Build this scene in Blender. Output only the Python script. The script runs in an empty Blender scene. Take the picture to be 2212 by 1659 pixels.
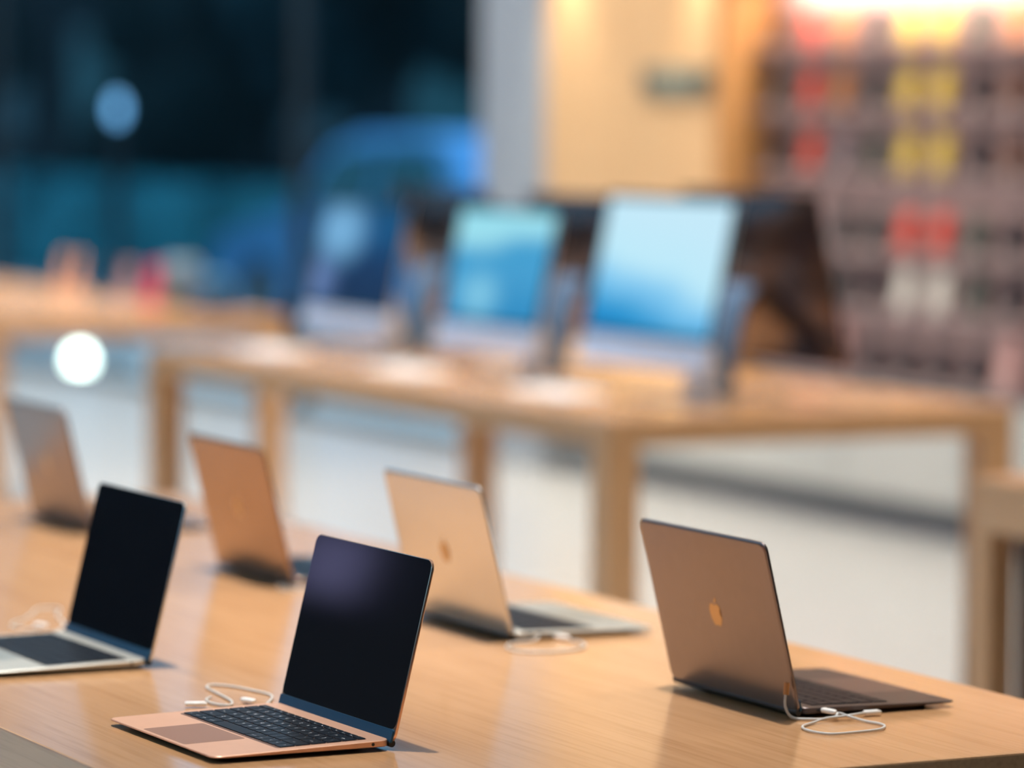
import bpy, bmesh, math, random
from mathutils import Vector, Matrix
random.seed(7)
SC = bpy.context.scene
COL = SC.collection
PI = math.pi
TH = 0.86            # height of every table top above the floor

# ------------------------------------------------------------------ helpers
def tag(o, label=None, cat=None, group=None, kind=None):
    if label: o['label'] = label
    if cat: o['category'] = cat
    if group: o['group'] = group
    if kind: o['kind'] = kind
    return o

def empty(name, loc=(0, 0, 0), rz=0.0, label=None, cat=None, group=None):
    o = bpy.data.objects.new(name, None)
    COL.objects.link(o)
    o.location = loc
    o.rotation_euler = (0, 0, rz)
    o.empty_display_size = 0.05
    return tag(o, label, cat, group)

def mesh_obj(name, bm, mats, parent=None, smooth=None):
    bmesh.ops.recalc_face_normals(bm, faces=bm.faces[:])
    me = bpy.data.meshes.new(name)
    bm.to_mesh(me)
    bm.free()
    if not isinstance(mats, (list, tuple)): mats = [mats]
    for m in mats: me.materials.append(m)
    if smooth is not None:
        me.polygons.foreach_set('use_smooth', [True] * len(me.polygons))
        me.set_sharp_from_angle(angle=math.radians(smooth))
    o = bpy.data.objects.new(name, me)
    COL.objects.link(o)
    if parent is not None: o.parent = parent
    return o

def B(): return bmesh.new()

def box(bm, x0, x1, y0, y1, z0, z1, bevel=0.0, M=None, seg=2, mi=0):
    vs = [bm.verts.new((x, y, z)) for x in (x0, x1) for y in (y0, y1) for z in (z0, z1)]
    q = [(0, 1, 3, 2), (4, 6, 7, 5), (0, 4, 5, 1), (2, 3, 7, 6), (0, 2, 6, 4), (1, 5, 7, 3)]
    fs = [bm.faces.new([vs[i] for i in f]) for f in q]
    for f in fs: f.material_index = mi
    if bevel > 0:
        es = list({e for f in fs for e in f.edges})
        r = bmesh.ops.bevel(bm, geom=es, offset=bevel, segments=seg, affect='EDGES', profile=0.5)
        vs = list({v for f in r['faces'] for v in f.verts} | {v for v in vs if v.is_valid})
        for f in r['faces']: f.material_index = mi
    if M is not None:
        for v in vs: v.co = M @ v.co
    return vs

def rrect(w, h, r, n=5):
    pts = []
    for cx, cy, a0 in ((w/2-r, h/2-r, 0), (-w/2+r, h/2-r, 90), (-w/2+r, -h/2+r, 180), (w/2-r, -h/2+r, 270)):
        for i in range(n+1):
            a = math.radians(a0 + 90*i/n)
            pts.append((cx + r*math.cos(a), cy + r*math.sin(a)))
    return pts

def loft(bm, loops, cap0=True, cap1=True, closed=True):
    rows = [[bm.verts.new(p) for p in L] for L in loops]
    n = len(rows[0])
    for a, b in zip(rows[:-1], rows[1:]):
        for i in range(n if closed else n-1):
            j = (i+1) % n
            bm.faces.new((a[i], a[j], b[j], b[i]))
    if cap0: bm.faces.new(list(reversed(rows[0])))
    if cap1: bm.faces.new(rows[-1])
    return rows

def prism(bm, pts, f0, f1):
    """closed outline, lofted between two point maps"""
    loft(bm, [[f0(*p) for p in pts], [f1(*p) for p in pts]])

def lathe(bm, prof, c=(0, 0, 0), n=24):
    loops = [[(c[0]+r*math.cos(2*PI*i/n), c[1]+r*math.sin(2*PI*i/n), c[2]+z) for i in range(n)] for r, z in prof]
    loft(bm, loops)

def cyl(bm, p0, p1, r, n=16, r1=None):
    p0, p1 = Vector(p0), Vector(p1)
    d = (p1-p0).normalized()
    u = d.orthogonal().normalized(); v = d.cross(u)
    r1 = r if r1 is None else r1
    loft(bm, [[tuple(p + u*q*math.cos(2*PI*i/n) + v*q*math.sin(2*PI*i/n)) for i in range(n)] for p, q in ((p0, r), (p1, r1))])

def spline(pts, k=6):
    P = [Vector(p) for p in pts]
    P = [P[0]*2-P[1]] + P + [P[-1]*2-P[-2]]
    out = []
    for i in range(1, len(P)-2):
        a, b, c, d = P[i-1:i+3]
        for j in range(k):
            t = j/k
            out.append(0.5*((2*b) + (c-a)*t + (2*a-5*b+4*c-d)*t*t + (3*b-a-3*c+d)*t**3))
    out.append(P[-2])
    return out

def tube(bm, pts, r, n=8, k=6):
    S = spline(pts, k)
    loops = []; up = Vector((0, 0, 1))
    for i, p in enumerate(S):
        t = (S[min(i+1, len(S)-1)] - S[max(i-1, 0)]).normalized()
        s = t.cross(up)
        s = s.normalized() if s.length > 1e-4 else Vector((1, 0, 0))
        w = s.cross(t)
        loops.append([tuple(p + s*r*math.cos(2*PI*j/n) + w*r*math.sin(2*PI*j/n)) for j in range(n)])
    loft(bm, loops)

# ---------------------------------------------------------------- materials
def mat(name, color, rough=0.5, metal=0.0, spec=0.5, coat=0.0, coat_r=0.1, emit=None, es=0.0, noise=0.0, nscale=8.0, bump=0.0):
    m = bpy.data.materials.new(name); m.use_nodes = True
    nt = m.node_tree; b = nt.nodes['Principled BSDF']
    b.inputs['Base Color'].default_value = (*color, 1)
    b.inputs['Roughness'].default_value = rough
    b.inputs['Metallic'].default_value = metal
    b.inputs['Specular IOR Level'].default_value = spec
    b.inputs['Coat Weight'].default_value = coat
    b.inputs['Coat Roughness'].default_value = coat_r
    if emit:
        b.inputs['Emission Color'].default_value = (*emit, 1)
        b.inputs['Emission Strength'].default_value = es
    if noise > 0 or bump > 0:
        tc = nt.nodes.new('ShaderNodeTexCoord')
        nz = nt.nodes.new('ShaderNodeTexNoise')
        nz.inputs['Scale'].default_value = nscale; nz.inputs['Detail'].default_value = 6
        nt.links.new(tc.outputs['Object'], nz.inputs['Vector'])
        if noise > 0:
            r = nt.nodes.new('ShaderNodeValToRGB')
            r.color_ramp.elements[0].position = 0.3; r.color_ramp.elements[1].position = 0.7
            r.color_ramp.elements[0].color = (*[c*(1-noise) for c in color], 1)
            r.color_ramp.elements[1].color = (*[min(1, c*(1+noise)) for c in color], 1)
            nt.links.new(nz.outputs['Fac'], r.inputs['Fac'])
            nt.links.new(r.outputs['Color'], b.inputs['Base Color'])
        if bump > 0:
            bp = nt.nodes.new('ShaderNodeBump'); bp.inputs['Strength'].default_value = bump
            bp.inputs['Distance'].default_value = 0.002
            nt.links.new(nz.outputs['Fac'], bp.inputs['Height'])
            nt.links.new(bp.outputs['Normal'], b.inputs['Normal'])
    return m

def oak(name, axis='X', c0=(0.575, 0.315, 0.152), c1=(0.665, 0.385, 0.195), rough=0.16, spec=0.5):
    m = bpy.data.materials.new(name); m.use_nodes = True
    nt = m.node_tree; N = nt.nodes; L = nt.links; b = N['Principled BSDF']
    tc = N.new('ShaderNodeTexCoord')
    def noise(sl, sc, det, dist=0.0):
        mp = N.new('ShaderNodeMapping')
        s = [sc, sc, sc]; s['XYZ'.index(axis)] = sl
        mp.inputs['Scale'].default_value = s
        L.new(tc.outputs['Object'], mp.inputs['Vector'])
        n = N.new('ShaderNodeTexNoise'); n.inputs['Scale'].default_value = 1.0
        n.inputs['Detail'].default_value = det; n.inputs['Distortion'].default_value = dist
        L.new(mp.outputs['Vector'], n.inputs['Vector'])
        return n
    n1 = noise(0.9, 16.0, 6, 0.5)
    n2 = noise(5.0, 160.0, 3)
    n3 = noise(0.15, 3.0, 2)
    r = N.new('ShaderNodeValToRGB')
    r.color_ramp.elements[0].position = 0.32; r.color_ramp.elements[1].position = 0.68
    r.color_ramp.elements[0].color = (*c0, 1); r.color_ramp.elements[1].color = (*c1, 1)
    mx = N.new('ShaderNodeMath'); mx.operation = 'MULTIPLY_ADD'
    mx.inputs[1].default_value = 0.55
    m3 = N.new('ShaderNodeMath'); m3.operation = 'MULTIPLY'; m3.inputs[1].default_value = 0.45
    L.new(n3.outputs['Fac'], m3.inputs[0]); L.new(n1.outputs['Fac'], mx.inputs[0]); L.new(m3.outputs[0], mx.inputs[2])
    L.new(mx.outputs[0], r.inputs['Fac'])
    r2 = N.new('ShaderNodeValToRGB')
    r2.color_ramp.elements[0].position = 0.30; r2.color_ramp.elements[1].position = 0.55
    r2.color_ramp.elements[0].color = (0.86, 0.83, 0.79, 1); r2.color_ramp.elements[1].color = (1, 1, 1, 1)
    L.new(n2.outputs['Fac'], r2.inputs['Fac'])
    mm = N.new('ShaderNodeMix'); mm.data_type = 'RGBA'; mm.blend_type = 'MULTIPLY'; mm.inputs[0].default_value = 1.0
    L.new(r.outputs['Color'], mm.inputs[6]); L.new(r2.outputs['Color'], mm.inputs[7])
    L.new(mm.outputs[2], b.inputs['Base Color'])
    b.inputs['Roughness'].default_value = rough
    b.inputs['Specular IOR Level'].default_value = spec
    bp = N.new('ShaderNodeBump'); bp.inputs['Strength'].default_value = 0.03; bp.inputs['Distance'].default_value = 0.001
    L.new(n2.outputs['Fac'], bp.inputs['Height']); L.new(bp.outputs['Normal'], b.inputs['Normal'])
    return m

def glass_pane():
    m = bpy.data.materials.new('window_glass'); m.use_nodes = True
    nt = m.node_tree; N = nt.nodes; L = nt.links
    N.remove(N['Principled BSDF'])
    t = N.new('ShaderNodeBsdfTransparent'); t.inputs['Color'].default_value = (0.86, 0.93, 0.95, 1)
    g = N.new('ShaderNodeBsdfGlossy'); g.inputs['Roughness'].default_value = 0.0
    f = N.new('ShaderNodeFresnel'); ge = N.new('ShaderNodeNewGeometry')
    ior = N.new('ShaderNodeMapRange'); ior.inputs['To Min'].default_value = 1.45; ior.inputs['To Max'].default_value = 1/1.45
    L.new(ge.outputs['Backfacing'], ior.inputs['Value']); L.new(ior.outputs[0], f.inputs['IOR'])
    x = N.new('ShaderNodeMixShader')
    L.new(f.outputs[0], x.inputs[0]); L.new(t.outputs[0], x.inputs[1]); L.new(g.outputs[0], x.inputs[2])
    L.new(x.outputs[0], N['Material Output'].inputs['Surface'])
    return m

def screen_image(name, stops, spots, strength, tilt=0.0):
    """lit computer screen: a vertical wallpaper gradient with soft cloud shapes (object space of the panel)"""
    m = bpy.data.materials.new(name); m.use_nodes = True
    nt = m.node_tree; N = nt.nodes; L = nt.links; b = N['Principled BSDF']
    b.inputs['Base Color'].default_value = (0.006, 0.006, 0.008, 1); b.inputs['Roughness'].default_value = 0.2; b.inputs['Specular IOR Level'].default_value = 0.12
    tc = N.new('ShaderNodeTexCoord'); sp = N.new('ShaderNodeSeparateXYZ')
    L.new(tc.outputs['Generated'], sp.inputs[0])
    nz = N.new('ShaderNodeTexNoise'); nz.inputs['Scale'].default_value = 2.2; nz.inputs['Detail'].default_value = 3
    L.new(tc.outputs['Generated'], nz.inputs['Vector'])
    a = N.new('ShaderNodeMath'); a.operation = 'MULTIPLY_ADD'; a.inputs[1].default_value = tilt
    L.new(sp.outputs['X'], a.inputs[0]); L.new(sp.outputs['Z'], a.inputs[2])
    a2 = N.new('ShaderNodeMath'); a2.operation = 'MULTIPLY_ADD'; a2.inputs[1].default_value = 0.25
    L.new(nz.outputs['Fac'], a2.inputs[0]); L.new(a.outputs[0], a2.inputs[2])
    a3 = N.new('ShaderNodeMath'); a3.operation = 'SUBTRACT'; a3.inputs[1].default_value = 0.125
    L.new(a2.outputs[0], a3.inputs[0])
    r = N.new('ShaderNodeValToRGB'); cr = r.color_ramp
    while len(cr.elements) < len(stops): cr.elements.new(0.5)
    for e, (p, c) in zip(cr.elements, stops): e.position = p; e.color = (*c, 1)
    L.new(a3.outputs[0], r.inputs['Fac'])
    col = r.outputs['Color']
    for (cx, cz, rad, c) in spots:
        d = N.new('ShaderNodeVectorMath'); d.operation = 'DISTANCE'
        cb = N.new('ShaderNodeCombineXYZ'); L.new(sp.outputs['X'], cb.inputs[0]); L.new(sp.outputs['Z'], cb.inputs[2])
        L.new(cb.outputs[0], d.inputs[0]); d.inputs[1].default_value = (cx, 0, cz)
        mr = N.new('ShaderNodeMapRange'); mr.inputs['From Min'].default_value = rad; mr.inputs['From Max'].default_value = rad*0.3
        L.new(d.outputs['Value'], mr.inputs['Value'])
        mx = N.new('ShaderNodeMix'); mx.data_type = 'RGBA'
        L.new(mr.outputs[0], mx.inputs[0]); L.new(col, mx.inputs[6]); mx.inputs[7].default_value = (*c, 1)
        col = mx.outputs[2]
    L.new(col, b.inputs['Emission Color']); b.inputs['Emission Strength'].default_value = strength
    return m

OAK = oak('oak_table_top', 'X', spec=0.65)
OAK_LEG = oak('oak_table_leg', 'Z')
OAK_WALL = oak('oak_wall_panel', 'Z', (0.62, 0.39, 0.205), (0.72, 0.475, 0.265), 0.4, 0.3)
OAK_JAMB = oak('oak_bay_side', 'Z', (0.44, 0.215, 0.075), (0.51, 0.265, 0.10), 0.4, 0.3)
FLOOR = mat('pale_stone_floor', (0.45, 0.455, 0.44), 0.22, noise=0.04, nscale=30)
CEIL = mat('ceiling_paint', (0.75, 0.75, 0.74), 0.8, noise=0.01)
WALLD = mat('dark_wall_paint', (0.05, 0.055, 0.065), 0.7, noise=0.05, nscale=3)
WALLN = mat('grey_wall_paint', (0.16, 0.16, 0.16), 0.8, noise=0.02, nscale=3)
PILLAR = mat('pillar_cool_lit', (0.31, 0.35, 0.405), 0.5, noise=0.02, nscale=4)  # white pillar, the cool window light is put into its colour
FRAME = mat('dark_window_frame', (0.012, 0.018, 0.024), 0.4, noise=0.1)
PLINTH = mat('plinth_dark', (0.07, 0.08, 0.11), 0.5, noise=0.05)
CABINET = mat('cabinet_grey', (0.50, 0.51, 0.49), 0.4, noise=0.02)
FELT = mat('bay_back_panel', (0.40, 0.275, 0.265), 0.8, noise=0.05, nscale=20)
LEDGE = mat('bay_ledge', (0.42, 0.31, 0.31), 0.5, noise=0.03)
LIGHTBOX = mat('light_strip', (0.9, 0.9, 0.9), 0.5, emit=(1.0, 0.94, 0.85), es=42.0)
GLASS = glass_pane()
GOLDSHADE = mat('gold_aluminium_shaded', (0.36, 0.235, 0.155), 0.23, 0.9, noise=0.02, nscale=60)  # gold laptop, its shade is put into a darker colour
GOLD = mat('gold_aluminium', (0.80, 0.50, 0.36), 0.23, 0.9, noise=0.02, nscale=60)
SILVER = mat('silver_aluminium', (0.66, 0.66, 0.64), 0.23, 0.9, noise=0.02, nscale=60)
SPACE = mat('grey_aluminium', (0.26, 0.22, 0.215), 0.30, 0.9, noise=0.02, nscale=60)
DECKDARK = mat('dark_grey_deck', (0.11, 0.09, 0.09), 0.36, 0.8, noise=0.02, nscale=60)
GOLDPAD = mat('gold_trackpad', (0.36, 0.205, 0.155), 0.48, 0.85, noise=0.02)
SILVERPAD = mat('silver_trackpad', (0.50, 0.53, 0.49), 0.30, 0.7, noise=0.02)
SPACEPAD = mat('grey_trackpad', (0.15, 0.11, 0.11), 0.30, 0.7, noise=0.02)
SCREEN = mat('black_screen_glass', (0.002, 0.003, 0.006), 0.06, noise=0.02)
HINGE = mat('hinge_cover_sky_tint', (0.02, 0.085, 0.165), 0.4, spec=0.2, noise=0.03)  # black hinge cover with the blue sky reflection painted in
GOLDDECK = mat('gold_deck', (0.80, 0.49, 0.35), 0.45, 0.9, noise=0.02, nscale=60)
SILVERDECK = mat('silver_deck', (0.60, 0.61, 0.57), 0.42, 0.9, noise=0.02, nscale=60)
WEB = mat('gold_key_web', (0.20, 0.10, 0.07), 0.4, 0.6, noise=0.02)
BLACK = mat('black_plastic', (0.008, 0.008, 0.01), 0.35, noise=0.05)
KEY = mat('black_key', (0.007, 0.011, 0.018), 0.34, spec=0.06, noise=0.05)
LEGEND = mat('key_legend', (0.80, 0.84, 0.88), 0.5, noise=0.02)
LOGO_G = mat('gold_mirror_logo', (0.50, 0.335, 0.17), 0.30, 1.0, noise=0.02)
LOGO_S = mat('bright_mirror_logo', (0.92, 0.75, 0.52), 0.25, 1.0, noise=0.02)
CORD = mat('white_cord', (0.62, 0.62, 0.60), 0.4, noise=0.02)
PLUG = mat('white_plug', (0.88, 0.88, 0.86), 0.3, noise=0.02)
COPPER = mat('copper_connector', (0.55, 0.30, 0.13), 0.35, 0.6, noise=0.03)
CHIN = mat('computer_chin', (0.44, 0.55, 0.76), 0.4, noise=0.02)  # aluminium chin, bluish window light mixed into the base colour
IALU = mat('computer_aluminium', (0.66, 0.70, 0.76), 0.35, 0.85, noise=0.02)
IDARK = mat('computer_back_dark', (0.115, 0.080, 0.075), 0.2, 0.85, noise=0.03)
STANDB = mat('stand_blue_lit', (0.10, 0.18, 0.31), 0.35, 0.0, noise=0.03)  # silver stand, tinted for the blue light from the windows
KEYW = mat('white_keyboard', (0.90, 0.90, 0.90), 0.4, noise=0.02)
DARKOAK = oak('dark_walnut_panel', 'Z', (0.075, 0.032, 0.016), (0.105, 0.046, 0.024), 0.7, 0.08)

# ------------------------------------------------------------------- camera
cam_d = bpy.data.cameras.new('camera'); cam = bpy.data.objects.new('camera', cam_d); COL.objects.link(cam)
yaw, pitch, roll = -1.1072310, 0.06995091, 0.006405235
fw = Vector((math.sin(yaw)*math.cos(pitch), math.cos(yaw)*math.cos(pitch), -math.sin(pitch)))
rt = fw.cross(Vector((0, 0, 1))).normalized(); up = rt.cross(fw)
r2 = rt*math.cos(roll) + up*math.sin(roll); u2 = up*math.cos(roll) - rt*math.sin(roll)
M = Matrix((( r2.x, u2.x, -fw.x, 3.3282929), (r2.y, u2.y, -fw.y, -1.84005), (r2.z, u2.z, -fw.z, 0.7072317+TH), (0, 0, 0, 1)))
cam.matrix_world = M
cam_d.sensor_fit = 'HORIZONTAL'; cam_d.sensor_width = 36.0
cam_d.lens = 8486.345*36.0/2212
cam_d.clip_start = 0.05; cam_d.clip_end = 300
cam_d.dof.use_dof = True; cam_d.dof.focus_distance = 4.40; cam_d.dof.aperture_fstop = 2.2; cam_d.dof.aperture_ratio = 1.1
SC.camera = cam

# ------------------------------------------------------------------ setting
CH = 5.16
def struct(name, bm, m, parent=None, smooth=None):
    o = mesh_obj(name, bm, m, parent, smooth)
    if parent is None: o['kind'] = 'structure'
    return o
XL, XR, YN, YF = -30.0, 8.0, -6.0, 6.0
b = B(); box(b, XL, XR, YN, YF+0.35, -0.1, 0); struct('floor', b, FLOOR)
b = B(); box(b, XL, XR, YN, YF+0.35, CH, CH+0.1); struct('ceiling', b, CEIL)
b = B(); box(b, XL-0.1, XL, YN, YF, 0, CH); struct('wall_left', b, WALLD)
b = B(); box(b, XR, XR+0.1, YN, YF, 0, CH); struct('wall_right', b, WALLN)
# long wall opposite, with clerestory windows on the dusk sky above it
b = B()
HD = TH+1.80
box(b, XL, XR, YN-0.1, YN, 0, HD)
box(b, XL, XR, YN-0.1, YN, CH-0.2, CH)
struct('wall_front', b, WALLD)
for i in range(6):
    xa = XL+i*(XR-XL)/6; xb = xa+(XR-XL)/6
    w = empty('window_%d' % (i+5), ((xa+xb)/2, YN-0.05, 0)); w['kind'] = 'structure'
    h2 = (xb-xa)/2; b = B()
    box(b, -h2, -h2+0.1, -0.05, 0.05, HD, CH-0.2); box(b, h2-0.1, h2, -0.05, 0.05, HD, CH-0.2)
    mesh_obj('window_frame', b, FRAME, w)
    b = B(); box(b, -h2+0.1, h2-0.1, -0.006, 0.006, HD, CH-0.2); mesh_obj('window_pane', b, GLASS, w)
lb = empty('reflection_panel', (-12.76, YN+0.02, TH+1.42), 0, 'added lavender panel on the unseen opposite wall, glowing in the gold laptop screen', 'light panel')  # unseen panel added for the lavender reflection in the gold laptop screen
b = B(); box(b, -0.36, 0.36, -0.02, 0.03, -0.18, 0.18, 0.006); mesh_obj('added_panel_casing', b, FRAME, lb)
b = B(); box(b, -0.33, 0.33, 0.028, 0.036, -0.15, 0.15, 0.002); mesh_obj('added_lit_panel', b, mat('added_lavender_glow', (0.3, 0.3, 0.4), 0.5, noise=0.02, emit=(0.42, 0.40, 0.85), es=1.3), lb)
# far long wall: window front, pillar, oak panelling, recessed accessory bay
BX0, BX1, BT = -10.37, -6.9, TH+1.42
b = B()
box(b, -12.04, BX0, YF, YF+0.2, TH-0.345, CH)
box(b, BX0, BX1, YF, YF+0.2, BT, CH)
box(b, BX1, XR, YF, YF+0.2, 0.11, CH)
struct('wall_back', b, OAK_WALL)
b = B(); box(b, BX1, XR, YF+0.02, YF+0.15, 0, 0.11)
struct('baseboard_back', b, PLINTH)
b = B(); box(b, -12.66, -12.045, YF-0.02, YF+0.5, 0, CH, 0.02); struct('pillar', b, PILLAR)
mull = [-12.66, -14.95, -19.6, -24.3, -29.9]
for i in range(4):
    xa, xb = mull[i+1], mull[i]
    w = empty('window_%d' % (i+1), ((xa+xb)/2, YF+0.1, 0)); w['kind'] = 'structure'
    cx = (xa+xb)/2; hw = (xb-xa)/2
    b = B()
    box(b, -hw-0.045 if i < 3 else -hw, -hw+0.045, -0.03, 0.03, 0, CH)
    if i == 0: box(b, hw-0.06, hw-0.001, -0.03, 0.03, 0, CH)
    box(b, -hw+0.045, hw-0.045 if i else hw-0.06, -0.03, 0.03, 0, 0.05)
    box(b, -hw+0.045, hw-0.045 if i else hw-0.06, -0.08, 0.08, CH-0.15, CH)
    mesh_obj('window_frame', b, FRAME, w)
    b = B(); box(b, -hw+0.04, hw-0.04 if i else hw-0.055, -0.008, 0.008, 0.045, CH-0.14); mesh_obj('window_pane', b, GLASS, w)

# ------------------------------------------------- accessory bay on the wall
bay = empty('accessory_wall_bay', ((BX0+BX1)/2, YF, 0), 0,
            'recessed oak wall bay with mauve back panel, ledges of boxed accessories and a lit top', 'wall display')
hw = (BX1-BX0)/2
b = B(); box(b, -hw+0.09, hw-0.09, 0.11, 0.19, 0.5, BT); mesh_obj('back_panel', b, FELT, bay)
for s in (-1, 1):
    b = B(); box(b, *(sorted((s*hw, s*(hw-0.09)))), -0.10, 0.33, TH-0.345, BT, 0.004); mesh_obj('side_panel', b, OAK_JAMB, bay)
ROWC = [1.050, 0.805, 0.564, 0.272, 0.056, -0.216]
for z in ROWC:
    b = B(); box(b, -hw+0.09, hw-0.09, 0.02, 0.11, TH+z-0.112, TH+z-0.10, 0.003)
    box(b, -hw+0.09, hw-0.09, 0.02, 0.027, TH+z-0.1005, TH+z-0.092)
    mesh_obj('ledge', b, LEDGE, bay)
b = B(); box(b, -hw-1.665, hw, -0.02, 0.30, 0.11, TH-0.346, 0.004)
cab = mesh_obj('base_cabinet', b, CABINET, bay)
for k in range(6):
    b = B(); wdt = (2*hw+1.64)/6
    box(b, -hw-1.655+k*wdt+0.005, -hw-1.655+(k+1)*wdt-0.005, -0.04, -0.022, 0.13, TH-0.36, 0.003)
    mesh_obj('cabinet_door', b, CABINET, cab)
b = B(); box(b, -hw-1.665, hw, 0.03, 0.25, 0, 0.108); mesh_obj('plinth', b, PLINTH, bay)
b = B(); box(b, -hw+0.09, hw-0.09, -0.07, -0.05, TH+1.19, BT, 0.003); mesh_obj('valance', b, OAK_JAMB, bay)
b = B(); box(b, -hw+0.30, hw-0.30, 0.0, 0.09, TH+1.27, TH+1.31, 0.006); mesh_obj('light_strip', b, LIGHTBOX, bay)

# goods on the ledges
def pm(name, c, rough=0.4): return mat('package_'+name, c, rough, noise=0.05, nscale=25)
PK = dict(yellow=pm('yellow', (0.72, 0.52, 0.08)), red=pm('red', (0.70, 0.075, 0.045)), white=pm('white', (0.78, 0.76, 0.68)),
          black=pm('black', (0.020, 0.016, 0.020)), charcoal=pm('charcoal', (0.045, 0.05, 0.05)), green=pm('dark_green', (0.05, 0.075, 0.06)),
          mauve=pm('mauve', (0.25, 0.20, 0.22)), orange=pm('orange', (0.50, 0.20, 0.06)), brown=pm('brown', (0.14, 0.06, 0.035)),
          pink=pm('pink', (0.62, 0.36, 0.33)))
CARD = pm('card', (0.5, 0.42, 0.38))
CW = dict(yellow='yellow', red='red', white='white', black='black', charcoal='charcoal grey', green='dark green', mauve='grey mauve',
          orange='orange', brown='brown', pink='pale pink')
colx0, colp = -9.178, 0.235     # fifth column stands at the left yellow one
rows = [
 ['brown', 'red', 'orange', 'charcoal', 'yellow', 'yellow', 'green', 'orange'],
 ['charcoal', 'red', 'orange', 'charcoal', 'yellow', 'yellow', 'black', 'brown'],
 ['black', 'red', 'mauve', 'green', 'yellow', 'yellow', 'black', 'brown'],
 [None, None, 'charcoal', 'charcoal', 'red', 'red', 'green', 'black'],
 [None, None, 'charcoal', 'black', 'white', 'white', 'green', 'black'],
 [None, None, 'pink', 'black', 'black', 'black', 'black', 'pink'],
]
ORD = ['first', 'second', 'third', 'fourth', 'fifth', 'sixth', 'seventh', 'eighth']
TILT = math.radians(13)
def package_meshes(color, w, h, d=0.024):
    b = B(); pts = rrect(w, h, 0.016, 4)
    fr = lambda n, k: (lambda x, z: (x*k, n + (z*k+h/2)*math.sin(TILT), (z*k+h/2)*math.cos(TILT) + 0.002 - (n)*math.sin(TILT)))
    loft(b, [[fr(n, k)(*p) for p in pts] for n, k in ((0.0, 0.95), (0.004, 1.0), (d-0.004, 1.0), (d, 0.95))])
    m1 = bpy.data.meshes.new('box')
    bmesh.ops.recalc_face_normals(b, faces=b.faces[:]); b.to_mesh(m1); b.free(); m1.materials.append(PK[color])
    b = B(); pts = rrect(w*0.55, h*0.16, 0.004, 2)
    g = lambda n: (lambda x, z: (x, n + (z+h*0.16)*math.sin(TILT), (z+h*0.16)*math.cos(TILT)+0.002 - n*math.sin(TILT)))
    loft(b, [[g(n)(*p) for p in pts] for n in (-0.0015, 0.003)])
    m2 = bpy.data.meshes.new('label_card')
    bmesh.ops.recalc_face_normals(b, faces=b.faces[:]); b.to_mesh(m2); b.free(); m2.materials.append(CARD)
    return m1, m2
cache = {}
for ri, row in enumerate(rows):
    for ci, c in enumerate(row):
        if c is None: continue
        tall = c == 'pink'
        w, h = (0.095, 0.165) if not tall else (0.11, 0.235)
        if (c, tall) not in cache: cache[(c, tall)] = package_meshes(c, w, h)
        m1, m2 = cache[(c, tall)]
        x = colx0 + (ci-4)*colp
        if tall: x += -0.02
        fr = 8-ci
        t = empty('accessory_package', (x, YF+0.030, TH+ROWC[ri]-0.10), 0,
                  '%s boxed accessory, %s ledge from the top, %s from the right edge' % (CW[c], ORD[ri], ORD[fr-1]) if fr > 1 else
                  '%s boxed accessory on the %s ledge from the top, at the right picture edge' % (CW[c], ORD[ri]),
                  'package', 'boxed accessories on the wall bay ledges')
        for nm, me in (('box', m1), ('label_card', m2)):
            o = bpy.data.objects.new(nm, me); COL.objects.link(o); o.parent = t

# sign on the oak wall
sg = empty('wall_sign', (-10.83, YF-0.012, TH+0.825), 0, 'small grey-green sign with illegible lettering on the oak wall beside the bay', 'sign')
b = B(); box(b, -0.30, 0.30, -0.012, 0.012, -0.052, 0.052, 0.004); mesh_obj('sign_panel', b, mat('sign_grey_green', (0.20, 0.25, 0.22), 0.4, noise=0.03), sg)
for x0, x1, m in ((-0.28, -0.12, 'a'), (0.08, 0.16, 'a'), (0.19, 0.285, 'b')):
    b = B(); box(b, x0, x1, -0.016, -0.011, -0.035, 0.035, 0.002)
    mesh_obj('sign_block', b, mat('sign_dark', (0.08, 0.10, 0.09) if m == 'a' else (0.02, 0.025, 0.028), 0.4, noise=0.03), sg)

# ------------------------------------------------------------------- tables
def table(x0, x1, y0, y1, label, th=0.065, leg=0.085, legs=((0, 0), (1, 0), (0, 1), (1, 1))):
    cx, cy = (x0+x1)/2, (y0+y1)/2
    t = empty('display_table', (cx, cy, 0), 0, label, 'table', 'oak display tables')
    hx, hy = (x1-x0)/2, (y1-y0)/2
    b = B(); box(b, -hx, hx, -hy, hy, TH-th, TH, 0.0025); mesh_obj('table_top', b, OAK, t)
    for i, j in legs:
        b = B(); xa = (-hx, hx-leg)[i]; ya = (-hy, hy-leg)[j]
        box(b, xa, xa+leg, ya, ya+leg, 0, TH-th, 0.002); mesh_obj('leg', b, OAK_LEG, t)
    return t
table(-3.37, -0.272, -0.374, 0.82, 'nearest oak table carrying two facing rows of open laptops')
table(-7.455, -4.565, 2.35, 3.457, 'blurred oak table behind the laptops carrying large desktop computers')
table(-11.95, -8.99, 2.36, 3.455, 'farthest oak table at left before the dark windows, with small devices along its back edge')
t4 = table(-3.08, -0.3, 2.37, 3.457, 'oak table cut by the right picture edge, with a dark panel under its top', 0.105, 0.058)
b = B(); box(b, -1.39+0.058, 1.39-0.058, -0.48, -0.45, 0.0, TH-0.105); mesh_obj('dark_panel', b, DARKOAK, t4)

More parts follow.
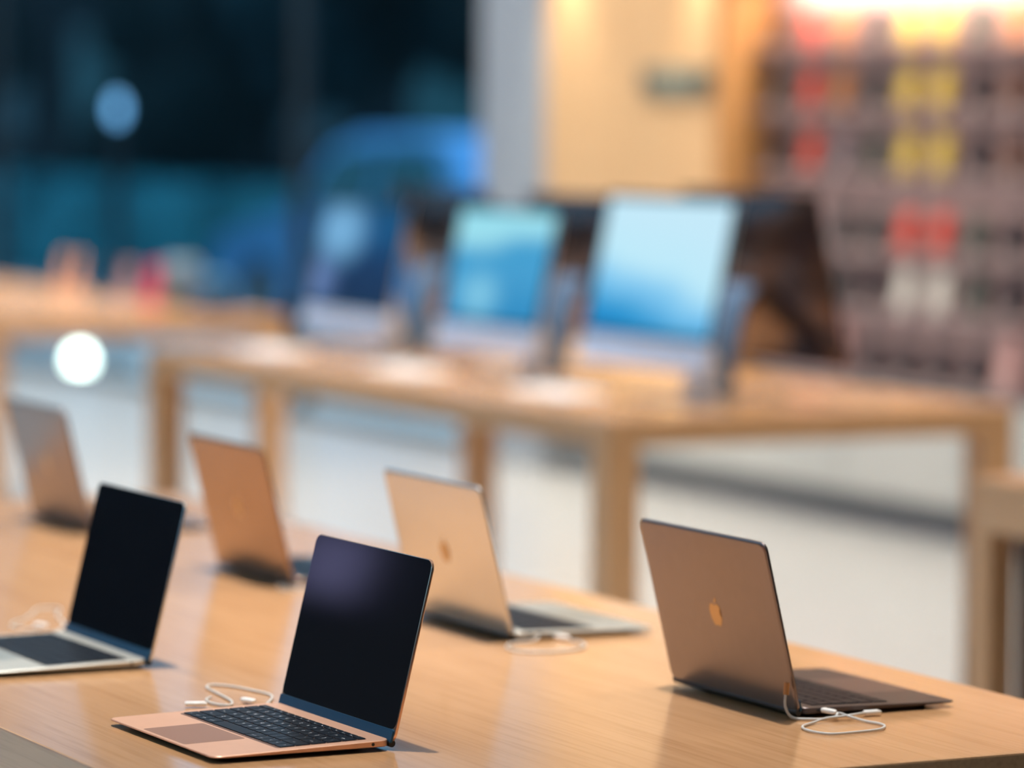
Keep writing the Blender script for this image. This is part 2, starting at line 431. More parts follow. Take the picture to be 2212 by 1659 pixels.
# ------------------------------------------------------------------ laptops
LW, LD, LH = 0.3041, 0.2124, 0.2075
APPLE = [(0, .30), (.10, .345), (.22, .36), (.34, .31), (.41, .22), (.34, .14), (.305, .03), (.33, -.08), (.43, -.16), (.38, -.30), (.30, -.43), (.21, -.52),
         (.12, -.53), (0, -.49), (-.12, -.53), (-.21, -.52), (-.30, -.43), (-.40, -.25), (-.45, -.05), (-.44, .12), (-.37, .27), (-.25, .35), (-.12, .35)]
LEAF = [(0, .38), (.02, .48), (.08, .57), (.19, .63), (.18, .52), (.12, .43)]

def legend_mesh(ch, size):
    cu = bpy.data.curves.new('legend', 'FONT'); cu.body = ch; cu.size = size; cu.align_x = 'CENTER'; cu.align_y = 'CENTER'
    cu.resolution_u = 1
    o = bpy.data.objects.new('legend', cu); COL.objects.link(o)
    dg = bpy.context.evaluated_depsgraph_get(); dg.update()
    me = bpy.data.meshes.new_from_object(o.evaluated_get(dg))
    bpy.data.objects.remove(o); bpy.data.curves.remove(cu)
    return me

KROWS = [
 (0.0105, [('esc', 1.5)] + [(k, 1.0) for k in ('F1', 'F2', 'F3', 'F4', 'F5', 'F6', 'F7', 'F8', 'F9', 'F10', 'F11', 'F12')] + [('', 1.0)]),
 (0.0188, [(k, 1.0) for k in '`1234567890-='] + [('delete', 1.5)]),
 (0.0188, [('tab', 1.5)] + [(k, 1.0) for k in 'QWERTYUIOP[]\\']),
 (0.0188, [('caps', 1.75)] + [(k, 1.0) for k in "ASDFGHJKL;'"] + [('return', 1.75)]),
 (0.0188, [('shift', 2.25)] + [(k, 1.0) for k in 'ZXCVBNM,./'] + [('shift', 2.25)]),
 (0.0195, [('fn', 1.0), ('control', 1.0), ('option', 1.0), ('command', 1.25), ('', 5.0), ('command', 1.25), ('option', 1.0), ('<', 1.0), ('v', 1.0), ('>', 1.0)]),
]
def ztop(y): return 0.0125 + 0.0045*y/LD          # y negative towards the user

def laptop(loc, rz, label, body, pad, logo, a=math.radians(13.76), single_keys=False, deck=None):
    t = empty('laptop', (loc[0], loc[1], TH), rz, label, 'laptop', 'open laptops on the nearest table')
    pts = [(x, y-LD/2) for x, y in rrect(LW, LD, 0.0115, 6)]
    def ring(inset, zf):
        k = 1-2*inset/LW; ky = 1-2*inset/LD
        return [(x*k, (y+LD/2)*ky-LD/2, zf(y)) for x, y in pts]
    b = B()
    loft(b, [ring(0.030, lambda y: 0.0030), ring(0.012, lambda y: 0.0036), ring(0.0008, lambda y: 0.0048-0.0012*y/LD), ring(0.0, lambda y: 0.0056-0.0008*y/LD),
             ring(0.0, lambda y: ztop(y)-0.0006), ring(0.0006, ztop)])
    base = mesh_obj('base', b, deck or body, t, 35)
    for sx in (-1, 1):
        for y in (-0.03, -LD+0.03):
            b = B(); lathe(b, [(0.006, 0), (0.007, 0.0012), (0.006, 0.0045)], (sx*0.118, y, 0), 14); mesh_obj('foot', b, BLACK, base)
    # keyboard
    zk = lambda x, y, dz: (x, y, ztop(y)+dz)
    b = B(); prism(b, [(x, y-0.0755) for x, y in rrect(0.274, 0.1095, 0.004, 3)], lambda x, y: zk(x, y, -0.0006), lambda x, y: zk(x, y, 0.00012))
    kb = mesh_obj('keyboard', b, WEB if body is GOLD else BLACK, t)
    bk = B(); y = -0.0215
    for h, keys in KROWS:
        tot = sum(w for _, w in keys); u = 0.2725/tot; x = -0.13625
        for ch, w in keys:
            cx, cy = x+u*w/2, y-h/2
            kp = [(cx+px, cy+py) for px, py in rrect(u*w-0.0018, h-0.0018, 0.0014, 2)]
            tgt = B() if single_keys else bk
            inn = [(cx+(px-cx)*0.97, cy+(py-cy)*0.96) for px, py in kp]
            loft(tgt, [[zk(*p, 0.0001) for p in kp], [zk(*p, 0.0009) for p in kp], [zk(*p, 0.0011) for p in inn]])
            if single_keys:
                if ch:
                    me = legend_mesh(ch, 0.0062 if len(ch) == 1 else 0.0030)
                    n0 = len(tgt.verts); f0 = len(tgt.faces)
                    tgt.from_mesh(me); tgt.verts.ensure_lookup_table(); tgt.faces.ensure_lookup_table()
                    off = (0, 0) if len(ch) == 1 else (0, -h*0.12)
                    for v in tgt.verts[n0:]: v.co = zk(cx+off[0]+v.co.x, cy+off[1]+v.co.y, 0.00118)
                    for f in tgt.faces[f0:]: f.material_index = 1
                    bpy.data.meshes.remove(me)
                mesh_obj('key', tgt, [KEY, LEGEND], kb)
            x += u*w
        y -= h
    if single_keys: bk.free()
    else: mesh_obj('keys', bk, KEY, kb)
    b = B(); prism(b, [(x, y-0.1705) for x, y in rrect(0.121, 0.0735, 0.004, 3)], lambda x, y: zk(x, y, -0.0006), lambda x, y: zk(x, y, 0.0001))
    mesh_obj('trackpad', b, pad, t)
    b = B(); cyl(b, (LW/2-0.002, -0.0215, 0.0085), (LW/2+0.00025, -0.0215, 0.0085), 0.0019, 14); mesh_obj('headphone_jack', b, BLACK, base)
    for y in (-0.022, -0.036):
        b = B(); prism(b, [(p, q) for p, q in rrect(0.0085, 0.0028, 0.0013, 3)], lambda p, q: (-LW/2-0.0002, y+p, 0.0085+q), lambda p, q: (-LW/2+0.002, y+p, 0.0085+q))
        mesh_obj('port', b, BLACK, base)
    # lid
    sa, ca = math.sin(a), math.cos(a)
    P = lambda x, tt, n: (x, 0.002+sa*tt+ca*n, 0.0075+ca*tt-sa*n)
    lp = [(x, y+LH/2) for x, y in rrect(LW, LH, 0.0115, 6)]
    def lring(inset, n):
        return [P(x*(1-2*inset/LW), (y-LH/2)*(1-2*inset/LH)+LH/2, n) for x, y in lp]
    b = B(); loft(b, [lring(0.0006, 0.0), lring(0, 0.0006), lring(0, 0.0030), lring(0.0012, 0.0042), lring(0.004, 0.0047)])
    lid = mesh_obj('lid', b, body, t, 40)
    b = B(); sh = LH-0.0155-0.0012
    prism(b, [(x, y+0.0155+sh/2) for x, y in rrect(LW-0.0022, sh, 0.0095, 5)], lambda x, y: P(x, y, -0.0005), lambda x, y: P(x, y, 0.0004))
    mesh_obj('screen', b, SCREEN, lid)
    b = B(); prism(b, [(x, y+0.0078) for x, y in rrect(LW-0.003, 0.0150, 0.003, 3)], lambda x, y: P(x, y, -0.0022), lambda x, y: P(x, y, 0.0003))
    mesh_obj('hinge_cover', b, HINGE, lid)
    b = B(); cyl(b, (-LW/2+0.004, 0.0035, 0.0072), (LW/2-0.004, 0.0035, 0.0072), 0.0042, 14); mesh_obj('hinge', b, BLACK, t, 40)
    b = B()
    for out in (APPLE, LEAF):
        o2 = [(px*0.031, py*0.031) for px, py in out]
        prism(b, o2, lambda x, z: P(-x, 0.105+z, 0.00465), lambda x, z: P(-x, 0.105+z, 0.0050))
    bmesh.ops.triangulate(b, faces=[f for f in b.faces if len(f.verts) > 4])
    mesh_obj('lid_logo', b, logo, lid)
    return t
laptop((-0.7227, -0.0406), 0.0196, 'gold laptop in sharp focus at front with black screen towards the camera', GOLD, GOLDPAD, LOGO_G, single_keys=True, deck=GOLDDECK)
laptop((-1.4205, -0.0534), 0.0048, 'silver laptop with black screen at the left picture edge, left of the gold one', SILVER, SILVERPAD, LOGO_S, deck=SILVERDECK)
laptop((-0.7332, 0.4960), PI+0.0014, 'dark grey laptop seen from behind at right, white cable looped beside it', SPACE, SPACEPAD, LOGO_G, deck=DECKDARK)
laptop((-1.4619, 0.4857), PI+0.0026, 'silver laptop seen from behind, directly behind the gold laptop', SILVER, SILVERPAD, LOGO_G, deck=SILVERDECK)
laptop((-2.1159, 0.4545), PI-0.0148, 'shaded gold laptop seen from behind, between the two black-screened laptops', GOLDSHADE, SILVERPAD, LOGO_G)
laptop((-2.918, 0.4388), PI-0.0136, 'grey laptop seen from behind at far left end of the near table', SPACE, SPACEPAD, LOGO_G)

# ------------------------------------------------------------ white cables
def cable(pts, plugs, label, r=0.0016, extra=None):
    t = empty('charging_cable', (pts[0][0], pts[0][1], TH), 0, label, 'cable', 'white cables beside the laptops')
    o = Vector((pts[0][0], pts[0][1], 0))
    L = [Vector((*p[:2], p[2] if len(p) > 2 else r+0.0006)) - o for p in pts]
    b = B(); tube(b, L, r, 8, 7); mesh_obj('cord', b, CORD, t, 60)
    for p0, p1, rr in plugs:
        a, c = Vector(p0)-o, Vector(p1)-o
        d = (c-a).normalized(); s = d.cross(Vector((0, 0, 1))).normalized(); w = s.cross(d)
        b = B(); loops = []
        for q, k in ((0, .75), (.08, 1), (.85, 1), (1, .55)):
            loops.append([tuple(a+(c-a)*q + s*x*rr*k + w*y*rr*k) for x, y in rrect(2.3, 1.3, 0.6, 4)])
        loft(b, loops); mesh_obj('plug', b, PLUG, t, 50)
    if extra:
        p0, p1, rr = extra
        b = B(); cyl(b, Vector(p0)-o, Vector(p1)-o, rr, 12); mesh_obj('connector', b, COPPER, t, 40)
    return t
# dark grey laptop
cable([(-.579, .471, .032), (-.577, .470, .016), (-.574, .478, .0035), (-.562, .496), (-.556, .514), (-.553, .524, .005), (-.556, .529, .008), (-.548, .538, .005), (-.525, .546), (-.497, .551), (-.479, .544), (-.464, .525),
       (-.459, .492), (-.459, .463), (-.476, .452), (-.500, .451), (-.522, .461), (-.540, .486), (-.545, .505, .0050), (-.550, .530, .0050), (-.556, .552, .0050), (-.563, .570, .0050)],
      [((-.5785, .521, .0095), (-.5600, .528, .0085), 0.0042), ((-.5660, .570, .0045), (-.5650, .592, .0045), 0.0042)],
      'white looped cable and plugs beside the dark grey laptop at right', extra=((-.580, .4735, .044), (-.5795, .472, .030), 0.0034))
# gold laptop (ports on the far left side)
cable([(-.876, -.062, .0075), (-.900, -.050, .004), (-.984, -.004), (-1.041, -.009), (-1.080, -.020), (-1.096, -.036), (-1.080, -.049), (-1.035, -.055), (-.975, -.062), (-.945, -.072), (-.938, -.083), (-.960, -.091),
       (-.988, -.087), (-1.004, -.075)],
      [((-.960, -.052, .0045), (-.938, -.046, .0045), 0.0042), ((-.954, -.128, .0045), (-.944, -.104, .0045), 0.0042)],
      'white looped cable and plugs left of the gold laptop')
cable([(-1.574, -.075, .0075), (-1.600, -.060, .004), (-1.69, -.010), (-1.80, .020), (-1.86, .045), (-1.875, .020), (-1.82, -.010), (-1.77, -.040), (-1.745, -.062), (-1.71, -.078), (-1.68, -.068), (-1.665, -.055)],
      [((-1.700, -.048, .0045), (-1.676, -.040, .0045), 0.0042)], 'white looped cable behind the silver laptop at the left edge')
cable([(-1.303, .518, .0075), (-1.285, .500, .004), (-1.285, .470), (-1.255, .446), (-1.222, .440), (-1.197, .455), (-1.189, .480), (-1.194, .510), (-1.215, .540), (-1.254, .556), (-1.280, .552)],
      [((-1.306, .545, .0045), (-1.284, .553, .0045), 0.0045)], 'white looped cable beside the silver laptop behind the gold one')
cable([(-1.957, .487, .0075), (-1.945, .472, .004), (-1.960, .455), (-1.985, .440), (-1.965, .425), (-1.935, .432), (-1.915, .455), (-1.92, .485), (-1.94, .51)],
      [((-1.957, .525, .0045), (-1.938, .512, .0045), 0.0045)], 'white looped cable beside the shaded gold laptop seen from behind')

# ------------------------------------------------- desktop computers, table 2
IW, IH = 0.67, 0.435
def desktop_computer(x, y, rz, label, back_m, stand_m, disp_m, sc=1.0):
    t = empty('desktop_computer', (x, y, TH), rz, label, 'computer', 'desktop computers on the second table')
    t.scale = (sc, sc, sc)
    a = math.radians(12); sa, ca = math.sin(a), math.cos(a); z0 = 0.083
    P = lambda px, pt, n: (px, sa*pt+ca*n, z0+ca*pt-sa*n)
    b = B(); nx, ny = 16, 12; g = []
    for j in range(ny+1):
        row = []
        for i in range(nx+1):
            u, v = 2*i/nx-1, 2*j/ny-1
            bulge = 0.006+0.052*(1-abs(u)**2.5)*(1-abs(v)**2.2)
            row.append(b.verts.new(P(u*IW/2, (v+1)/2*IH, bulge)))
        g.append(row)
    for j in range(ny):
        for i in range(nx): b.faces.new((g[j][i], g[j][i+1], g[j+1][i+1], g[j+1][i]))
    border = g[0][:] + [g[j][nx] for j in range(1, ny+1)] + [g[ny][i] for i in range(nx-1, -1, -1)] + [g[j][0] for j in range(ny-1, 0, -1)]
    front = []
    for v in border:
        i = border.index(v)
    co = [(v.co.x, v) for v in border]
    fr = []
    n_ = len(border)
    par = [(i/nx*2-1, -1) for i in range(nx+1)] + [(1, j/ny*2-1) for j in range(1, ny+1)] + [(i/nx*2-1, 1) for i in range(nx-1, -1, -1)] + [(-1, j/ny*2-1) for j in range(ny-1, 0, -1)]
    fr = [b.verts.new(P(u*IW/2, (v+1)/2*IH, 0)) for u, v in par]
    for i in range(n_):
        j = (i+1) % n_; b.faces.new((border[i], border[j], fr[j], fr[i]))
    b.faces.new(fr)
    body = mesh_obj('housing', b, back_m, t, 40)
    b = B(); prism(b, [(px, pz+IH-0.181) for px, pz in rrect(IW-0.002, 0.362, 0.006, 3)], lambda px, pz: P(px, pz, -0.0012), lambda px, pz: P(px, pz, 0.001))
    bez = mesh_obj('bezel', b, SCREEN, body)
    b = B(); prism(b, [(px, pz+IH-0.181) for px, pz in rrect(IW-0.036, 0.334, 0.002, 2)], lambda px, pz: P(px, pz, -0.0016), lambda px, pz: P(px, pz, -0.0005))
    mesh_obj('display', b, disp_m, bez)
    b = B(); prism(b, [(px, pz+0.035) for px, pz in rrect(IW-0.002, 0.068, 0.006, 3)], lambda px, pz: P(px, pz, -0.0012), lambda px, pz: P(px, pz, 0.001))
    mesh_obj('chin', b, CHIN, body)
    # stand: foot plate and bent neck behind the housing
    b = B(); box(b, -0.095, 0.095, 0.02, 0.185, 0.0, 0.006, 0.002); mesh_obj('stand_foot', b, stand_m, t)
    b = B()
    prof = [(0.172, 0.005, .095), (0.182, 0.012, .094), (0.182, 0.05, .090), (0.168, 0.14, .082), (0.140, 0.235, .074), (0.105, 0.275, .070)]
    loops = []
    for i, (yy, zz, hwid) in enumerate(prof):
        th = 0.006
        loops.append([(-hwid, yy-th, zz), (hwid, yy-th, zz), (hwid, yy+th, zz+th*.6), (-hwid, yy+th, zz+th*.6)])
    loft(b, loops); mesh_obj('stand_neck', b, stand_m, t, 40)
    return t
dispA = screen_image('screen_cloud_blue', [(0.0, (0.0, 0.20, 0.52)), (0.22, (0.02, 0.30, 0.62)), (0.42, (0.20, 0.55, 0.84)), (0.62, (0.50, 0.80, 0.92)), (1.0, (0.55, 0.80, 0.92))], [], 1.0, 0.28)
dispB = screen_image('screen_cyan_band', [(0.0, (0.02, 0.26, 0.55)), (0.35, (0.06, 0.36, 0.66)), (0.58, (0.05, 0.36, 0.66)), (0.74, (0.40, 0.84, 0.93)), (0.95, (0.30, 0.75, 0.90))],
                     [(0.35, 0.22, 0.28, (0.22, 0.60, 0.82))], 0.9, -0.10)
dispC = screen_image('screen_dark_blue', [(0.0, (0.0, 0.012, 0.06)), (0.45, (0.0, 0.03, 0.12)), (0.7, (0.0, 0.09, 0.26)), (1.0, (0.0, 0.06, 0.16))],
                     [(0.26, 0.72, 0.40, (0.22, 0.52, 0.84)), (0.05, 0.22, 0.32, (0.16, 0.26, 0.55))], 0.8)
desktop_computer(-5.10, 2.72, 0, 'nearest desktop computer with bright sky-blue screen on the second table', IALU, IALU, dispA, 0.98)
desktop_computer(-5.97, 2.72, 0, 'desktop computer with cyan-banded screen, middle of the three lit ones', IALU, IALU, dispB, 0.88)
desktop_computer(-6.84, 2.70, 0, 'desktop computer with dark blue screen, farthest left of the three', IALU, IALU, dispC, 0.88)
desktop_computer(-5.11, 3.12, PI, 'dark back of a desktop computer right of the brightest screen, blue-lit stand', IDARK, STANDB, dispC, 1.0)
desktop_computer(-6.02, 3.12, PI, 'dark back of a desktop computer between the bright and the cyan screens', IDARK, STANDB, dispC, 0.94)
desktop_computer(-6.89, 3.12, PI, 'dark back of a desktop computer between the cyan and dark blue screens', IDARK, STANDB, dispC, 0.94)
def keyboard(x, y, label):
    t = empty('desk_keyboard', (x, y, TH), 0, label, 'keyboard', 'white keyboards on the second table')
    b = B()
    pr = rrect(0.34, 0.125, 0.008, 4)
    loft(b, [[(px, py, 0.0) for px, py in pr], [(px, py, 0.004+0.006*(py/0.115+.5)) for px, py in pr]])
    mesh_obj('keyboard_tray', b, KEYW, t)
    b = B()
    for r in range(5):
        for c in range(14):
            px, py = -0.149+c*0.0229, -0.044+r*0.022
            zz = 0.004+0.006*(py/0.115+.5)
            box(b, px-0.0085, px+0.0085, py-0.0085, py+0.0085, zz-0.001, zz+0.0015)
    mesh_obj('key_block', b, KEYW, t)
keyboard(-5.35, 2.625, 'white keyboard at the front edge left of the brightest screen')
keyboard(-6.23, 2.625, 'white keyboard at the front edge left of the cyan-banded screen')
keyboard(-7.17, 2.625, 'white keyboard at the left end of the second table')

# --------------------------------------------- small devices on far table
def cm(name, c, rough=0.35): return mat('device_'+name, c, rough, noise=0.03)
def phone(x, y, c, label, w=0.08, h=0.165):
    t = empty('display_phone', (x, y, TH), 0, label, 'phone', 'phones on stands along the far table')
    a = math.radians(12); sa, ca = math.sin(a), math.cos(a)
    P = lambda px, pt, n: (px, sa*pt+ca*n, 0.012+ca*pt-sa*n)
    b = B(); prism(b, [(px, pz+h/2) for px, pz in rrect(w, h, 0.012, 4)], lambda px, pz: P(px, pz, -0.008), lambda px, pz: P(px, pz, 0.0))
    mesh_obj('phone_body', b, c, t)
    b = B(); prism(b, [(px, pz+h/2) for px, pz in rrect(w-0.008, h-0.008, 0.009, 4)], lambda px, pz: P(px, pz, 0.0), lambda px, pz: P(px, pz, 0.0006))
    mesh_obj('phone_screen', b, SCREEN, t)
    b = B(); box(b, -w*.45, w*.45, -0.03, 0.05, 0, 0.012, 0.003); mesh_obj('phone_stand', b, c, t)
PH = dict(peach=cm('peach', (0.72, 0.40, 0.26)), mauve=cm('mauve', (0.36, 0.26, 0.30)), red=cm('red', (0.50, 0.05, 0.12)), blue=cm('blue', (0.02, 0.12, 0.30)),
          navy=cm('navy', (0.02, 0.06, 0.12)))
phone(-10.98, 3.36, PH['peach'], 'left one of the peach pair of phones on the far table', 0.055, 0.130)
phone(-10.80, 3.36, PH['peach'], 'right one of the peach pair of phones on the far table', 0.055, 0.130)
phone(-10.50, 3.36, PH['navy'], 'navy phone right of the peach pair on the far table', 0.10, 0.12)
phone(-10.28, 3.36, PH['mauve'], 'mauve phone left of the red one on the far table', 0.10, 0.12)
phone(-10.00, 3.36, PH['red'], 'red phone near the middle of the far table', 0.15, 0.125)
t = empty('smart_speaker', (-9.66, 3.34, TH), 0, 'round grey-blue speaker on the far table, right of the red phone', 'speaker')
b = B(); lathe(b, [(0.05, 0), (0.068, 0.012), (0.076, 0.05), (0.077, 0.10), (0.070, 0.145), (0.052, 0.165), (0.045, 0.168)], n=28)
mesh_obj('mesh_body', b, mat('speaker_mesh', (0.13, 0.20, 0.26), 0.8, noise=0.1, nscale=80), t, 50)
b = B(); lathe(b, [(0.044, 0.1675), (0.044, 0.170), (0.03, 0.171)], n=24); mesh_obj('touch_top', b, BLACK, t, 50)
t = empty('device_box', (-9.34, 3.32, TH), 0, 'blue box near the right end of the far table', 'box')
b = B(); box(b, -0.10, 0.10, -0.05, 0.05, 0, 0.085, 0.006); mesh_obj('box_base', b, PH['blue'], t)
b = B(); box(b, -0.102, 0.102, -0.052, 0.052, 0.0855, 0.125, 0.006); mesh_obj('box_lid', b, cm('box_lid', (0.03, 0.17, 0.36)), t)

# ------------------------------------------------------------------ outdoors
PAVE = mat('pavement', (0.56, 0.57, 0.57), 0.5, noise=0.15, nscale=1.5)
b = B(); box(b, -140, 20, YF+0.36, 120, -0.14, -0.04); o = struct('ground_outside', b, PAVE)
LEAFM = mat('dark_foliage', (0.013, 0.026, 0.026), 0.7, spec=0.05, noise=0.5, nscale=1.2)
HEDGE = mat('hedge_foliage', (0.078, 0.35, 0.385), 0.7, spec=0.05, noise=0.5, nscale=0.9)
LEAF2 = mat('teal_foliage', (0.014, 0.036, 0.040), 0.7, spec=0.05, noise=0.5, nscale=1.0)
TRUNK = mat('bark', (0.02, 0.02, 0.022), 0.8, noise=0.3, nscale=6)
def tree(x, y, h, r, m, label, seed):
    rd = random.Random(seed)
    t = empty('tree', (x, y, -0.04), 0, label, 'tree', 'trees outside the windows')
    b = B(); cyl(b, (0, 0, 0), (0.05, 0, h*0.55), 0.13, 10, 0.07)
    for k in range(4):
        an = rd.random()*6.28; cyl(b, (0.03, 0, h*(0.3+0.06*k)), (math.cos(an)*r*.6, math.sin(an)*r*.6, h*(0.55+0.07*k)), 0.05, 7, 0.02)
    mesh_obj('trunk', b, TRUNK, t)
    b = B()
    cl = [(rd.uniform(-r, r)*.75, rd.uniform(-r, r)*.75, rd.uniform(0.22, 0.92)*h, rd.uniform(.32, .55)*r) for _ in range(13)]
    for cx, cy, cz, cr in cl:
        res = bmesh.ops.create_icosphere(b, subdivisions=2, radius=cr*.82)
        for v in res['verts']: v.co = v.co*(1+rd.uniform(-.14, .14)) + Vector((cx, cy, cz))
        for _ in range(110):
            d = Vector((rd.gauss(0, 1), rd.gauss(0, 1), rd.gauss(0, 1))).normalized()
            p = Vector((cx, cy, cz)) + d*cr*rd.uniform(.75, 1.12); s = rd.uniform(.06, .13)
            u = Vector((rd.gauss(0, 1), rd.gauss(0, 1), rd.gauss(0, 1))).normalized(); w = d.cross(u).normalized()
            b.faces.new([b.verts.new(p+u*s), b.verts.new(p+w*s*.5), b.verts.new(p-u*s), b.verts.new(p-w*s*.5)])
    mesh_obj('foliage', b, m, t)
tree(-24.0, 13.0, 4.6, 1.8, LEAFM, 'dark tree outside, left of the parked car', 1)
tree(-29.5, 14.4, 4.8, 2.1, LEAF2, 'teal-lit tree outside behind the left part of the window', 2)
tree(-34.0, 14.0, 4.7, 2.1, LEAFM, 'dark tree outside at the far left behind the glass', 3)
tree(-27.0, 21.5, 5.2, 2.3, LEAF2, 'tree outside directly behind the parked car', 4)
tree(-46.4, 16.0, 10.8, 1.9, LEAFM, 'tall dark tree outside at the left edge, behind the street lamp', 5)
def hedge(x0, x1, y, h, label, seed, m):
    rd = random.Random(seed)
    t = empty('hedge', ((x0+x1)/2, y, -0.04), 0, label, 'hedge'); b = B(); hw = (x1-x0)/2
    box(b, -hw, hw, -0.45, 0.45, 0, h, 0.12)
    for _ in range(2600):
        p = Vector((rd.uniform(-hw, hw), rd.choice((-.47, .47, rd.uniform(-.45, .45))), rd.uniform(0, h)))
        if abs(p.y) < .46: p.z = h
        s = rd.uniform(.05, .10); u = Vector((rd.gauss(0, 1), rd.gauss(0, 1), rd.gauss(0, 1))).normalized(); w = u.orthogonal().normalized()
        b.faces.new([b.verts.new(p+u*s), b.verts.new(p+w*s*.6), b.verts.new(p-u*s), b.verts.new(p-w*s*.6)])
    mesh_obj('foliage', b, m, t)
hedge(-52, -22.6, 10.9, 0.92, 'clipped dark hedge outside beyond the pavement', 11, HEDGE)
# building across the street
bd = empty('street_building', (-52, 30, -0.04), 0, 'dark building across the street behind the trees', 'building')
b = B(); box(b, -45, 45, 0, 8, 0, 5.6); box(b, -45.2, 45.2, -0.2, 8.2, 5.6, 5.9); mesh_obj('wall', b, mat('dark_facade', (0.010, 0.016, 0.018), 0.7, spec=0.05, noise=0.2, nscale=.6), bd)
PN = [mat('street_window_teal', (0.02, 0.03, 0.03), 0.4, spec=0.05, emit=(0.006, 0.05, 0.075), es=1.0), mat('street_window_dim', (0.02, 0.03, 0.03), 0.4, spec=0.05, emit=(0.006, 0.03, 0.05), es=1.0)]
for k in range(14):
    b = B(); x = -42+k*6.2; box(b, x-1.7, x+1.7, -0.06, 0.02, 0.9, 3.4, 0.02); f = mesh_obj('window', b, FRAME, bd)
    b = B(); box(b, x-1.55, x+1.55, -0.08, -0.05, 1.05, 3.25); mesh_obj('pane', b, PN[0] if k in (2, 5, 6, 9, 10) else PN[1], f)
# parked car
car = empty('car', (-19.4, 9.2, -0.04), 0, 'blue car parked outside behind the glass, left of the pale pillar', 'car')
CARP = mat('blue_car_paint', (0.085, 0.36, 0.76), 0.5, coat=0.0, noise=0.03)
CARG = mat('car_glass', (0.04, 0.16, 0.22), 0.08, noise=0.02)
def hull(prof, wf):
    loops = []
    for yk in (-1, -.92, .92, 1):
        loops.append([(x, yk*wf(z), z if abs(yk) < 1 else z*0.985+0.01) for x, z in prof])
    b = B(); loft(b, loops); return b
lower = [(-2.15, .35), (-2.2, .55), (-2.1, .72), (-1.35, .88), (-.95, .93), (1.75, .95), (2.1, .88), (2.2, .6), (2.15, .32), (1.75, .28), (-1.8, .28)]
mesh_obj('body', hull(lower, lambda z: .88), CARP, car, 30)
cabp = [(-1.0, .92), (-.45, 1.36), (-.1, 1.45), (.95, 1.46), (1.35, 1.38), (1.85, .95)]
mesh_obj('cabin', hull(cabp, lambda z: .86-.22*max(0, z-.9)), CARP, car, 30)
for s in (-1, 1):
    for q in ([(-.78, .97), (-.38, 1.31), (.30, 1.37), (.30, .97)], [(.38, .97), (.38, 1.37), (1.1, 1.35), (1.5, .97)]):
        b = B(); prism(b, q, lambda x, z: (x, s*(.865-.22*max(0, z-.9)+.004), z), lambda x, z: (x, s*(.84-.22*max(0, z-.9)), z)); mesh_obj('side_window', b, CARG, car)
    for x in (-1.35, 1.35):
        b = B(); cyl(b, (x, s*.70, .31), (x, s*.89, .31), .31, 24); wh = mesh_obj('wheel', b, BLACK, car, 40)
        b = B(); cyl(b, (x, s*.88, .31), (x, s*.897, .31), .19, 18); mesh_obj('hubcap', b, SILVER, wh, 40)
    b = B(); box(b, -2.17, -2.02, *(sorted((s*.55, s*.8))), .58, .70, .02); mesh_obj('headlight', b, mat('headlight_glass', (0.5, 0.6, 0.7), 0.15, noise=.02), car)
b = B(); prism(b, [(-.70, -.62), (-.70, .62), (.70, .62), (.70, -.62)], lambda p, q: (-1.0+.02, 0+q*1.1, .93), lambda p, q: (-.47+.0, q, 1.345)) if False else box(b, -.02, .02, -.70, .70, 0, .64, 0, Matrix.Translation((-.995, 0, .945)) @ Matrix.Rotation(math.radians(51), 4, 'Y'))
mesh_obj('windscreen', b, CARG, car)
# lamps outside
LB = mat('lamp_globe_blue', (0.4, 0.5, 0.6), 0.4, emit=(0.13, 0.36, 0.66), es=4.2)
LWm = mat('lamp_globe_white', (0.8, 0.8, 0.8), 0.4, emit=(0.95, 1.0, 0.84), es=18.0)
t = empty('street_lamp', (-19.67, 6.9, -0.04), 0, 'slim post lamp with a pale blue globe outside at upper left', 'lamp')
b = B(); lathe(b, [(.10, 0), (.10, .02), (.035, .04), (.03, 1.50), (.05, 1.52)], n=14); mesh_obj('post', b, FRAME, t, 40)
b = B(); lathe(b, [(.02, 1.515), (.034, 1.54), (.043, 1.57), (.045, 1.60), (.035, 1.64), (.01, 1.66)], n=18); mesh_obj('globe', b, LB, t, 50)
t = empty('ground_lamp', (-19.15, 6.46, -0.04), 0, 'low white ground lamp outside the glass, under the far table', 'lamp')
b = B(); lathe(b, [(.09, 0), (.09, .03), (.07, .035)], n=18); mesh_obj('lamp_base', b, FRAME, t, 40)
b = B(); lathe(b, [(.062, .034), (.066, .07), (.05, .11), (.02, .125)], n=18); mesh_obj('lamp_dome', b, LWm, t, 50)

# ------------------------------------------------------------------ lighting
W = bpy.data.worlds.new('dusk_sky'); SC.world = W; W.use_nodes = True
bg = W.node_tree.nodes['Background']; bg.inputs['Color'].default_value = (0.16, 0.38, 0.60, 1); bg.inputs['Strength'].default_value = 2.2

KL = 0.60
def disk(x, y, p, size=0.14, z=CH-0.03, color=(1, 0.945, 0.885), spread=75):
    l = bpy.data.lights.new('downlight_and_fill', 'AREA'); l.shape = 'DISK'; l.size = size; l.energy = p*KL; l.color = color; l.spread = math.radians(spread)
    o = bpy.data.objects.new('downlight_and_fill', l); COL.objects.link(o); o.location = (x, y, z)
def panel(x, y, sx, sy, p, z=CH-0.02, color=(1, 0.95, 0.88)):  # added unseen ceiling area for soft fill
    l = bpy.data.lights.new('ceiling_fill', 'AREA'); l.shape = 'RECTANGLE'; l.size = sx; l.size_y = sy; l.energy = p*KL; l.color = color
    o = bpy.data.objects.new('ceiling_fill', l); COL.objects.link(o); o.location = (x, y, z)
for x, p in ((-1.30, 47), (-3.1, 40)): disk(x, 0.22, p, spread=62)
for x in (-5.2, -7.0): disk(x, 2.8, 72)
for x in (-9.8, -11.4): disk(x, 2.9, 75)
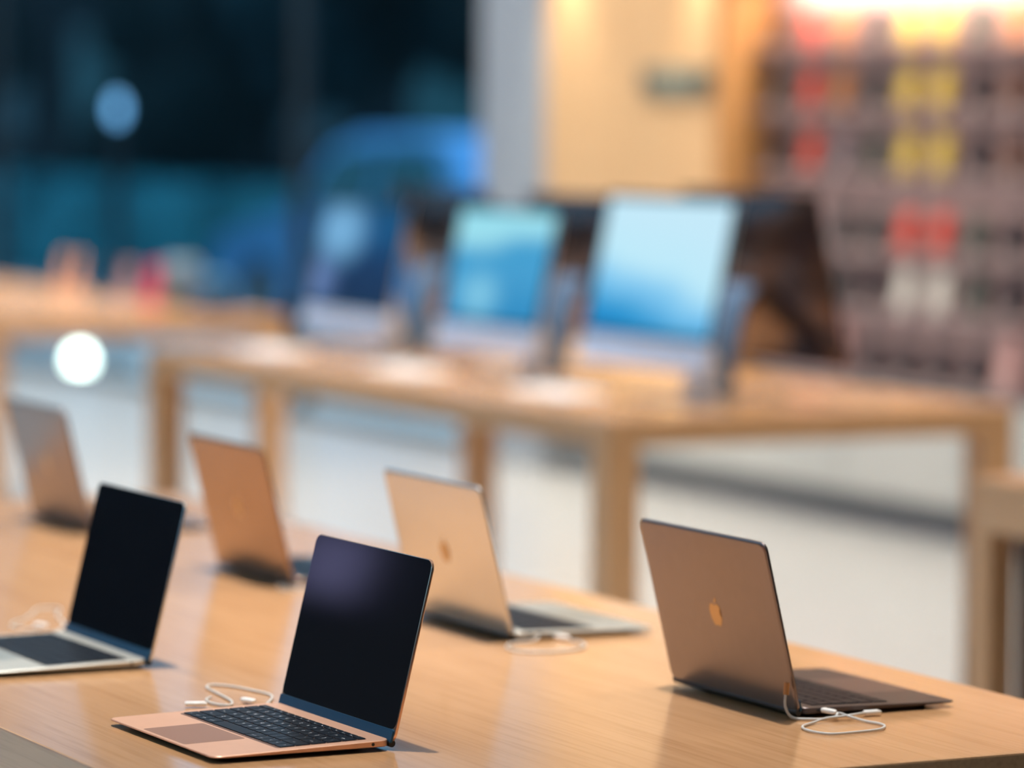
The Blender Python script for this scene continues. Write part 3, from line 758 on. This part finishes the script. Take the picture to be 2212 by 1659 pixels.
disk(-2.0, 2.9, 60)
disk(-1.8, -2.6, 80, 0.3, spread=45)  # added unseen lamp, bounces light off the floor onto the near table's side
disk(-4.9, -2.3, 130, 0.3, spread=80)  # added fill for the front face and legs of the second table
for x in (-8.0, -12.0): disk(x, -2.5, 240, 0.3, color=(0.90, 0.95, 1.0), spread=108)  # cool fill lamps added to brighten faces turned to the opposite wall
for x in (-15.5, -19.5): disk(x, 2.2, 90, 0.3, spread=110)  # unseen lamps added to lift the floor at the far end
for x, p in ((-2, 60), (-7, 60), (-11.5, 110), (-14.5, 150), (-18, 150)): disk(x, 4.6, p, 0.3, spread=110)  # aisle lights, with lamps added to brighten the floor by the windows
for x in (-15.0, -20.0): disk(x, 8.2, 95, 0.3, color=(0.9, 0.95, 1.0), spread=120)  # unseen outdoor lamps added to brighten the pavement
for x in (-2.5, -8.5): panel(x, 1.6, 5.0, 0.5, 35)  # unseen ceiling areas added as soft ambient fill
def spot(x, y, z, tx, ty, tz, p, ang, color=(1, 0.80, 0.56), r=0.05):
    l = bpy.data.lights.new('washer_and_fill', 'SPOT'); l.energy = p; l.spot_size = math.radians(ang); l.spot_blend = 0.7; l.color = color; l.shadow_soft_size = r
    o = bpy.data.objects.new('washer_and_fill', l); COL.objects.link(o); o.location = (x, y, z)
    d = Vector((tx-x, ty-y, tz-z)); o.rotation_euler = d.to_track_quat('-Z', 'Y').to_euler()
for x in (-11.80, -10.62): spot(x, YF-0.16, TH+1.50, x, YF-0.02, TH+0.6, 20, 75, (1, 0.84, 0.62), 0.03)
for x in (-11.2,): spot(x, YF-1.6, CH-0.1, x, YF, TH+0.45, 400, 36, (1, 0.86, 0.68), 0.08)
for x in (-9.6, -8.2): spot(x, YF-5.0, CH-0.1, x, YF, TH+0.3, 420, 28, (1, 0.85, 0.73), 0.08)  # unseen spots added to light the bay ledges from the front

# --------------------------------------------------------------- view settings
SC.view_settings.view_transform = 'Standard'; SC.view_settings.look = 'None'
SC.view_settings.exposure = 0.0; SC.view_settings.gamma = 1.0; SC.view_settings.use_curve_mapping = False
SC.cycles.use_denoising = True
SC.cycles.max_bounces = 8; SC.cycles.caustics_reflective = False; SC.cycles.caustics_refractive = False
SC.cycles.sample_clamp_indirect = 6.0
